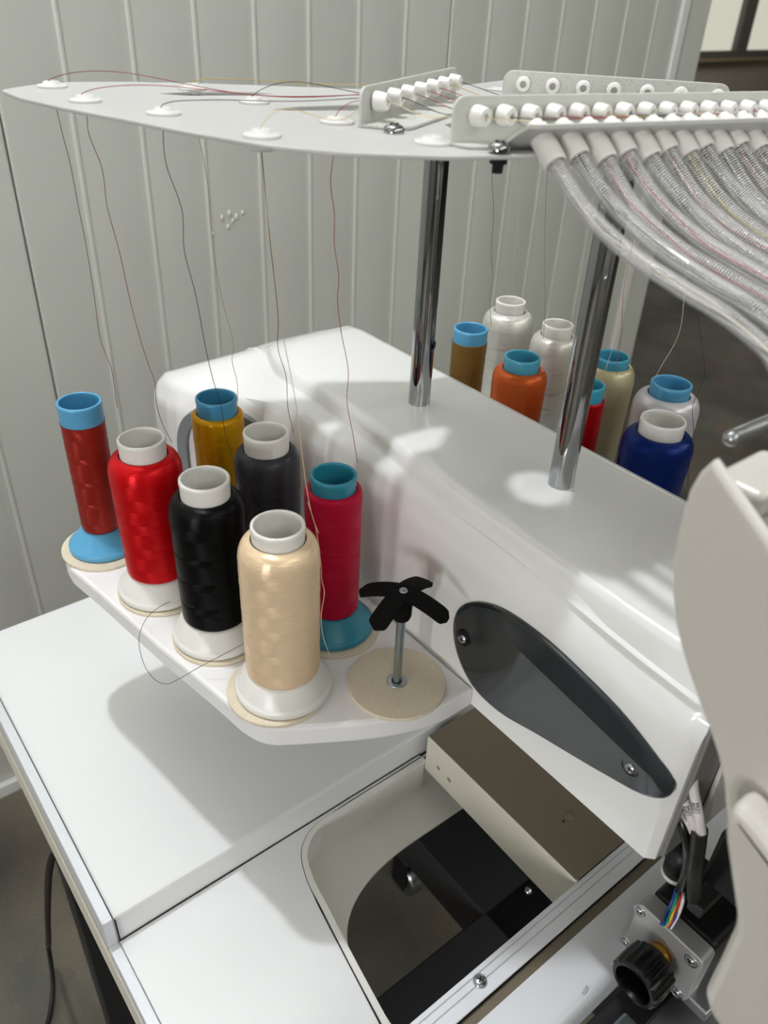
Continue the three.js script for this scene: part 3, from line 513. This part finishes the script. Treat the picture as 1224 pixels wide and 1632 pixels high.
// ---------- thread tubes: cap, clear sheath, steel spring, thread inside ----------
const threadCols = ['#efe2c4', '#3a3a3c', '#b01b30', '#c41a2a', '#8a8a88', '#b05060', '#d8c84a', '#9a9c94', '#d9d9d2', '#c9908a', '#e6ddd4', '#dadada', '#8c2430', '#20243c', '#e0e0e0'];
const colWord = ['cream', 'black', 'crimson', 'scarlet', 'grey', 'rose', 'yellow', 'pale grey', 'white', 'salmon', 'ivory', 'silver white', 'dark red', 'navy', 'pearl'];
const tubePaths = [];
for (let i = 0; i < 15; i++) {
  const p0 = capTop(i), ax = V(-0.223 * 0.016 + 0.002, -0.0125, 0.975 * 0.016).normalize(), L = i % 2 ? 0.0185 : 0.0215, p1 = p0.clone().addScaledVector(ax, L);
  const t = thing('thread_tube', ['first', 'second', 'third', 'fourth', 'fifth', 'sixth', 'seventh', 'eighth', 'ninth', 'tenth', 'eleventh', 'twelfth', 'thirteenth', 'fourteenth', 'fifteenth'][i] + ' clear spring-lined thread tube counted from the free end of the front bracket', 'thread tube', [0, 0, 0], 'clear spring-lined thread tubes hanging from the front bracket');
  const q = toward(ax.clone().negate());
  const cap = part('cap', lathe([[0.0018, 0.0042], [0.0038, 0.0038], [0.0046, 0.0008], [0.0054, 0], [0.0058, -0.0015], [0.0061, -0.005], [0.0061, -L + 0.001], [0.0056, -L], [0.0046, -L], [0.0045, -L + 0.006]], 32), M.cap, t, 'white plastic tube cap'); cap.position.copy(p0); cap.quaternion.copy(q);
  const bow = 0.0022 * Math.sin(i * 2.1), x1 = p1.x;
  const goal = [p1.clone().addScaledVector(ax, -0.006), p1.clone().addScaledVector(ax, 0.004), V(x1 + bow, p1.y - 0.0175, p1.z + 0.024), V(x1 - 0.001 + bow, p1.y - 0.0295, p1.z + 0.053), V(x1 - 0.001, p1.y - 0.0375, p1.z + 0.085), V(x1 - 0.001, p1.y - 0.0445, p1.z + 0.115), V(x1 - 0.0005, p1.y - 0.056, p1.z + 0.138), V(x1, p1.y - 0.087, p1.z + 0.151), V(x1, p1.y - 0.13, p1.z + 0.153)];
  const cv = new THREE.CatmullRomCurve3(goal, false, 'centripetal'); tubePaths.push(cv);
  const len = cv.getLength();
  part('clear_sheath', new THREE.TubeGeometry(cv, 60, 0.0046, 14), M.sheath, t, 'clear plastic sheath');
  // spring
  const pitch = 0.0015, turns = Math.floor(len / pitch), per = 10, fr = cv.computeFrenetFrames(turns * 2, false);
  const N = turns * per, pos = [], idx = [];
  for (let j = 0; j <= N; j++) { // square-section wire ribbon
    const u = j / N, c = cv.getPointAt(u), k = Math.min(turns * 2, Math.round(u * turns * 2)), a = u * turns * Math.PI * 2, tn = fr.tangents[k];
    const rad = V(0, 0, 0).addScaledVector(fr.normals[k], Math.cos(a)).addScaledVector(fr.binormals[k], Math.sin(a)), r = 0.00036;
    for (const [dr, dt] of [[1, 0], [0, 1], [-1, 0], [0, -1]]) { const p = c.clone().addScaledVector(rad, 0.0037 + dr * r).addScaledVector(tn, dt * r); pos.push(p.x, p.y, p.z); }
    if (j < N) for (let s = 0; s < 4; s++) { const A = j * 4 + s, B = j * 4 + (s + 1) % 4; idx.push(A, B, A + 4, B, B + 4, A + 4); }
  }
  const sg = new THREE.BufferGeometry(); sg.setAttribute('position', new THREE.Float32BufferAttribute(pos, 3)); sg.setIndex(idx); sg.computeVertexNormals();
  part('spring', sg, M.spring, t, 'fine steel coil spring');
}

// ---------- threads ----------
const TR = 0.00024;
function thread(label, pts, hex, group) { return solo('sewing_thread', tube(pts, TR, pts.length * 9, 5), std(hex, 0.5), label, 'thread', group); }
// screen-traced hanging paths, at the depth of the eyelet above and of the cone below
const hang = [
  [0, [[88, 165], [100, 215], [112, 262], [125, 330], [137, 390], [150, 470], [160, 540], [178, 590], [187, 650]], 0, 0.1],
  [1, [[138, 175], [142, 215], [163, 270], [171, 330], [190, 400], [210, 490], [225, 545], [237, 582], [247, 610], [249, 642], [259, 676], [274, 705]], 1, 0.13],
  [2, [[258, 205], [265, 262], [290, 335], [294, 400], [312, 470], [325, 540], [338, 600], [352, 645], [359, 693], [369, 724], [382, 768]], 2, 0.12],
  [3, [[413, 238], [425, 330], [437, 420], [444, 480], [452, 540], [464, 600], [474, 660], [486, 760], [497, 820], [508, 850]], 3, 0.11],
  [4, [[532, 243], [527, 290], [533, 340], [533, 390], [540, 440], [538, 480], [544, 530], [555, 590], [553, 640], [562, 690], [570, 738]], 6, 0.13],
  [5, [[312, 212], [330, 285], [337, 370], [345, 430], [357, 490], [372, 545], [370, 575], [378, 610], [379, 640]], 4, 0.13],
  [6, [[420, 245], [430, 380], [443, 500], [443, 555], [456, 600], [459, 650], [468, 690]], 5, 0.12],
];
const hcols = ['#7a1f22', '#8e1b28', '#151515', '#d8c19a', '#9a1430', '#b39a4c', '#2a2a2c'];
const hname = ['copper-red', 'scarlet', 'black', 'beige', 'crimson', 'golden yellow', 'charcoal grey'];
hang.forEach(([gi, px, ci, h]) => {
  const g = gpos[gi], c = cones[ci], e = V(c[1] + 0.012, TRAY + h, c[2] + 0.015);
  const dA = g.distanceTo(camera.position), dB = e.distanceTo(camera.position), n = px.length;
  const low = px.map(([x, y], i) => at(x, y, dA + (dB - dA) * Math.min(1, (y - px[0][1]) / (px[n - 1][1] - px[0][1]))));
  const start = V(g.x, PT - 0.006, g.z); low[0].lerp(start, 0.4);
  const bi = [2, 3, 1, 0, 4, 5, 6][gi], b1 = bead1(bi), b2 = bead2(bi), cp = capTop(bi);
  const n1 = V(0.476, 0, 0.879);
  const mid = V(g.x, PT + 0.006, g.z).lerp(b1, 0.2).setY(PT + 0.012 - 0.002 * (gi % 3)), mid2 = V(g.x, PT, g.z).lerp(b1, 0.6).setY(PT + 0.005 + 0.0015 * (gi % 3)).add(V(0, 0, 0.006 * Math.sin(gi * 2.3)));
  const up = [start, V(g.x, PT + 0.005, g.z), mid, mid2, b1.clone().addScaledVector(n1, -0.004), b1.clone().addScaledVector(n1, 0.009), b1.clone().lerp(b2, 0.5).add(V(0, -0.004, 0.002)), b2.clone().addScaledVector(bN, -0.004), b2.clone().addScaledVector(bN, 0.008), b2.clone().lerp(cp, 0.55).add(V(0, 0.0015, 0)), cp.clone().add(V(0, 0.004, 0))];
  thread('thin ' + hname[gi] + ' thread rising from its cone to the guide plate eyelet', [...low.reverse(), ...up], hcols[gi]);
});
{ // threads of the right-hand tray: short reaches behind the guide plate
  const R = (label, px, dA, dB, hex) => { const n = px.length; thread(label, px.map(([x, y], i) => at(x, y, dA + (dB - dA) * i / (n - 1))), hex); };
  R('thin grey thread hanging left of the tall ivory cone neck', [[788, 250], [784, 285], [787, 340], [783, 400], [785, 440], [781, 480], [783, 520]], 0.72, 0.86, '#6f6c66');
  R('white thread hanging into the tall ivory cone', [[824, 245], [826, 300], [825, 360], [819, 410], [818, 446], [822, 470]], 0.72, 0.87, '#e8e4da');
  R('ivory thread hanging down to the cream cone neck', [[1012, 372], [1003, 418], [995, 470], [985, 520], [976, 555], [965, 590]], 0.74, 0.79, '#d9cdb0');
  R('orange thread hanging beside the cream cone neck', [[1010, 376], [1003, 415], [993, 470], [991, 530], [984, 570], [982, 600]], 0.73, 0.78, '#b0603c');
  R('cream thread curving down to the fat white cone', [[1093, 430], [1090, 478], [1085, 520], [1074, 550], [1056, 580], [1044, 602]], 0.68, 0.74, '#d6cfbb');
  R('thin dark thread falling past the navy cone', [[1108, 470], [1114, 520], [1123, 590], [1117, 615], [1104, 648], [1105, 690], [1098, 740], [1096, 775]], 0.68, 0.70, '#1a1c28');
  R('loose grey thread lying on the pearl white cone', [[874, 248], [870, 320], [868, 400], [868, 500], [866, 540]], 0.72, 0.83, '#8b8780');
  // bead threads for the remaining tubes
  for (let i = 7; i < 14; i++) { const b = bead2(i), c = capTop(i); thread('short ' + colWord[i] + ' thread running from a front bracket bead into its tube cap', [b.clone().addScaledVector(bN, -0.003), b.clone().addScaledVector(bN, 0.008), b.clone().lerp(c, 0.55).add(V(0, 0.0018, 0)), c.clone().add(V(0, 0.0042, 0))], threadCols[i]); }
  // coloured strands inside the tubes
  tubePaths.forEach((cv, i) => { const pts = []; for (let k = 0; k <= 20; k++) pts.push(cv.getPointAt(k / 20).add(V(0.001 * Math.sin(k * 1.3 + i), 0.0008 * Math.cos(k * 0.9 + i), 0))); solo('sewing_thread', tube(pts, 0.0004, 60, 5), std(threadCols[i], 0.5), colWord[i] + ' thread strand seen inside its clear spring-lined tube', 'thread'); });
  // slack loop hanging off the tray and the beige tail
  const loop = [[283, 955], [262, 963], [238, 980], [224, 1005], [222, 1030], [231, 1062], [248, 1084], [266, 1090], [285, 1082], [320, 1062], [358, 1042], [390, 1025]];
  thread('slack black thread loop hanging over the tray edge below the black cone', loop.map(([x, y], i) => at(x, y, [0.70, 0.69, 0.68, 0.67, 0.665, 0.655, 0.645, 0.64, 0.636, 0.63, 0.622, 0.612][i])), '#232326');
  thread('loose beige thread bulging from the beige cone side', [[490, 800], [503, 840], [511, 895], [513, 925], [517, 945], [512, 980], [514, 1010], [520, 1030], [526, 1046]].map(([x, y], i) => at(x, y, [0.555, 0.55, 0.548, 0.55, 0.553, 0.56, 0.57, 0.58, 0.59][i])), '#e0c69a');
}

// ---------- needle case covers in front of the head ----------
{
  const t = thing('needle_case', 'big white needle case cover close in front of the arm', 'cover');
  const X = 0.25, P = (x, y) => { const p = onX(x, y, X); return [p.z, p.y]; };
  const back = [[1133, 736], [1106, 763], [1086, 820], [1074, 880], [1070, 940], [1076, 1000], [1092, 1060], [1116, 1130], [1138, 1190], [1152, 1250], [1158, 1330], [1170, 1420]].map(p => P(...p));
  const front = [[1224, 866]].map(p => P(...p));
  const bc = new THREE.CatmullRomCurve3(back.map(p => V(p[0], p[1], 0)), false, 'centripetal').getPoints(16).map(p => [p.x, p.y]);
  const shape = [...bc, [0.05, 1.12], [0.06, 1.3], front[0]];
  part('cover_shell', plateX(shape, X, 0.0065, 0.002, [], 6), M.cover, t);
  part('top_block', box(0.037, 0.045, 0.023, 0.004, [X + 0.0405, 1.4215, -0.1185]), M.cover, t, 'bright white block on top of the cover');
  part('guide_bar', merge([tube([at(1166, 698, 0.44), at(1200, 684, 0.455), at(1290, 646, 0.49)], 0.0045, 12, 14), put(new THREE.SphereGeometry(0.0045, 14, 10), at(1166, 698, 0.44).toArray())]), M.steel, t, 'blurred steel guide bar above the block');
  const inn = bc.map(p => [p[0] + 0.02, p[1] - 0.016]).slice(1);
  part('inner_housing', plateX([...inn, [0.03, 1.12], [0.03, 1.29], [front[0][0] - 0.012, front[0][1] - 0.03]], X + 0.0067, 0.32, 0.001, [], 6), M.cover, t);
  const l = thing('presser_cover', 'smaller white rounded cover overlapping the lower front of the needle case', 'cover');
  const X2 = 0.236, P2 = (x, y) => { const p = onX(x, y, X2); return [p.z, p.y]; };
  const lo = [[1196, 1290, 0.008], [1172, 1276, 0.006], [1157, 1302, 0.006], [1159, 1335, 0.006], [1167, 1394, 0.006], [1177, 1462, 0.006], [1148, 1527, 0.006], [1124, 1575, 0.006], [1135, 1609, 0.004], [1156, 1636, 0.004], [1200, 1690, 0.004]].map(p => [...P2(p[0], p[1]), p[2]]);
  const far = [0.04, P2(1172, 1276)[1] - 0.045, 0.01];
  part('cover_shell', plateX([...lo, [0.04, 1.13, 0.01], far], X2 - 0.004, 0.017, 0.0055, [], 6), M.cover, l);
  const bk = thing('sewing_carriage', 'dark sewing carriage behind the white needle case cover', 'carriage');
  part('back_plate', box(0.19, 0.12, 0.003, 0.001, [0.47, 1.2, -0.1172]), M.white, bk, 'white plate behind the needle bars');
  part('rail_block', box(0.2, 0.055, 0.05, 0.004, [0.50, 1.1, -0.085]), M.dark, bk);
  part('lower_block', box(0.16, 0.1, 0.04, 0.004, [0.565, 1.02, -0.07]), M.black, bk);
  part('grey_bar', box(0.2, 0.012, 0.012, 0.002, [0.5, 1.04, -0.105]), std('#2e2e2e', 0.5), bk);
}
// ---------- stepper motor with hand knob ----------
{
  const X = 0.39, t = thing('stepper_motor', 'black stepper motor on a square cast flange with a ribbed hand knob', 'motor');
  const c = [-0.1103, 0.9838];
  part('motor_flange', plateX([[-0.1397, 0.9550, 0.006], [-0.1397, 1.0126, 0.006], [-0.081, 1.0126, 0.006], [-0.081, 0.9550, 0.006]], X, 0.016, 0.0012, [], 6), M.cast, t, 'square cast aluminium flange');
  part('motor_body', box(0.062, 0.056, 0.056, 0.006, [X + 0.016 + 0.032, c[1], c[0]]), M.dark, t);
  for (const [px, py] of [[1018, 1452], [1101, 1532], [1078, 1582], [996, 1502]]) { const p = onX(px, py, X - 0.0004); const w = part('screw_recess', lathe([[0.003, -0.0004], [0.0048, -0.0004], [0.0052, 0.0004], [0.0056, -0.0004]], 20), M.steel, t); w.position.copy(p); w.quaternion.copy(toward(V(-1, 0, 0))); panHead(t, p, 0.003, toward(V(-1, 0, 0)), M.steel); }
  const axis = new THREE.Quaternion().setFromAxisAngle(V(0, 0, 1), Math.PI / 2);
  const br = part('brass_hub', lathe([[0.003, -0.002], [0.009, -0.002], [0.0092, 0.004], [0.0082, 0.005], [0.0078, 0.012], [0.003, 0.012]], 32), M.brass, t, 'brass shaft hub'); br.position.set(X, c[1], c[0]); br.quaternion.copy(axis);
  const kn = [], nF = 96; const ringAt = (y, k, f) => { const a = []; for (let i = 0; i < nF; i++) { const an = i / nF * Math.PI * 2, r = k * (1 + f * 0.05 * Math.max(-0.55, Math.min(0.6, Math.sin(an * 16) * 1.4))); a.push([r * Math.cos(an), y, r * Math.sin(an)]); } return a; };
  const K = [[0.006, 0.0085, 0], [0.0172, 0.0085, 0.2], [0.019, 0.0105, 1], [0.0195, 0.024, 1], [0.0192, 0.034, 1], [0.0178, 0.0358, 0.4], [0.0152, 0.0358, 0], [0.0146, 0.034, 0], [0.0142, 0.014, 0], [0.0005, 0.0138, 0]];
  const kg = crease(loft(K.map(([r, y, f]) => ringAt(y, r, f)).reverse(), true, false), 35);
  const kb = part('hand_knob', kg, M.blackGloss, t, 'black ribbed plastic hand knob'); kb.position.set(X, c[1] - 0.004, c[0] + 0.001); kb.quaternion.copy(axis);
  part('mount_foot', box(0.05, 0.012, 0.07, 0.002, [X + 0.03, 0.951, -0.1]), M.brushed, t, 'brushed aluminium mounting foot');
  part('mount_plate', box(0.12, 0.006, 0.05, 0.001, [X + 0.01, 0.92, -0.072]), M.brushed, t);
  // coloured leads from the motor into the black sleeve
  const top = [1083, 1416], cols = [['#1c3f8f', -8, -1], ['#0d8f80', -3, 1], ['#c0161c', 4, 3], ['#e4e4e4', 8, 4], ['#d6c21c', 1, -4], ['#26307a', 6, -5]];
  cols.forEach(([h, dx, k], i) => part('lead_wire', tube([onX(top[0] + dx * 0.7, top[1], 0.41), onX(top[0] + dx - 2, 1432, 0.404 - k * 0.0006), onX(1074 + dx * 1.2, 1452, 0.399), onY(1066 + dx, 1468 + Math.abs(dx) * 0.4, 1.0165), onY(1061 + dx * 0.9, 1476 + dx * 0.5, 1.0128)], 0.00125, 24, 8), std(h, 0.4), t));
}
{ // cables that come out from under the head
  const t = thing('cable_bundle', 'bundle of white printed cables and black sleeves hanging under the arm end', 'cable');
  const cv = document.createElement('canvas'); cv.width = 512; cv.height = 64; const c2 = cv.getContext('2d'); c2.fillStyle = '#e2dcdc'; c2.fillRect(0, 0, 512, 64);
  c2.fillStyle = '#15151a'; c2.font = 'bold 34px sans-serif'; c2.fillText('BRKU', 190, 44);
  const tx = new THREE.CanvasTexture(cv); tx.colorSpace = THREE.SRGBColorSpace; const cw = std('#ffffff', 0.45, 0, { map: tx });
  const cab = (px, r, m, n = 26) => tube(px.map(p => onX(...p)), r, n, 14);
  part('white_cable', cab([[1104, 1238, 0.350], [1106, 1262, 0.348], [1113, 1296, 0.347], [1118, 1328, 0.349]], 0.0031), cw, t, 'white cable with black print');
  part('white_cable', cab([[1088, 1248, 0.352], [1092, 1275, 0.348], [1101, 1302, 0.347], [1107, 1328, 0.349]], 0.0026), cw, t, 'white cable with black print');
  part('white_cable', cab([[1078, 1272, 0.352], [1085, 1292, 0.349], [1098, 1312, 0.349], [1106, 1330, 0.351]], 0.0023), cw, t, 'white cable with black print');
  part('black_sleeve', cab([[1115, 1322, 0.349], [1112, 1350, 0.352], [1107, 1390, 0.362], [1106, 1450, 0.43]], 0.005), M.dark, t, 'black heat-shrink sleeve');
  part('black_cable', cab([[1080, 1282, 0.354], [1090, 1320, 0.350], [1097, 1355, 0.354], [1094, 1390, 0.372], [1083, 1420, 0.41]], 0.0034), M.blackGloss, t, 'black jacketed cable');
  const gl = thing('cable_clamp', 'small black clamp with a white collar beneath the arm end', 'clamp');
  const gp = onX(1077, 1388, 0.43); gl.position.copy(gp);
  part('clamp_body', lathe([[0.003, 0], [0.010, 0], [0.0105, 0.008], [0.0095, 0.012], [0.012, 0.016], [0.012, 0.024], [0.009, 0.03], [0.004, 0.031]], 28), M.dark, gl);
  part('clamp_collar', lathe([[0.004, -0.004], [0.0108, -0.004], [0.0112, -0.001], [0.0104, 0.0004], [0.004, 0.0004]], 28), M.white, gl, 'white plastic collar');
}
// ---------- cable on the floor ----------
solo('power_cable', tube([V(0.09, 0.86, -0.57), V(0.062, 0.8, -0.6), V(0.052, 0.55, -0.72), V(0.045, 0.3, -0.83), onY(76, 1500, 0.12), onY(84, 1560, 0.03), onY(82, 1600, 0.008), onY(70, 1645, 0.006), onY(20, 1720, 0.006)], 0.0042, 80, 10), M.dark, 'black power cable hanging from the table to the floor', 'cable');

renderer.render(scene, camera);
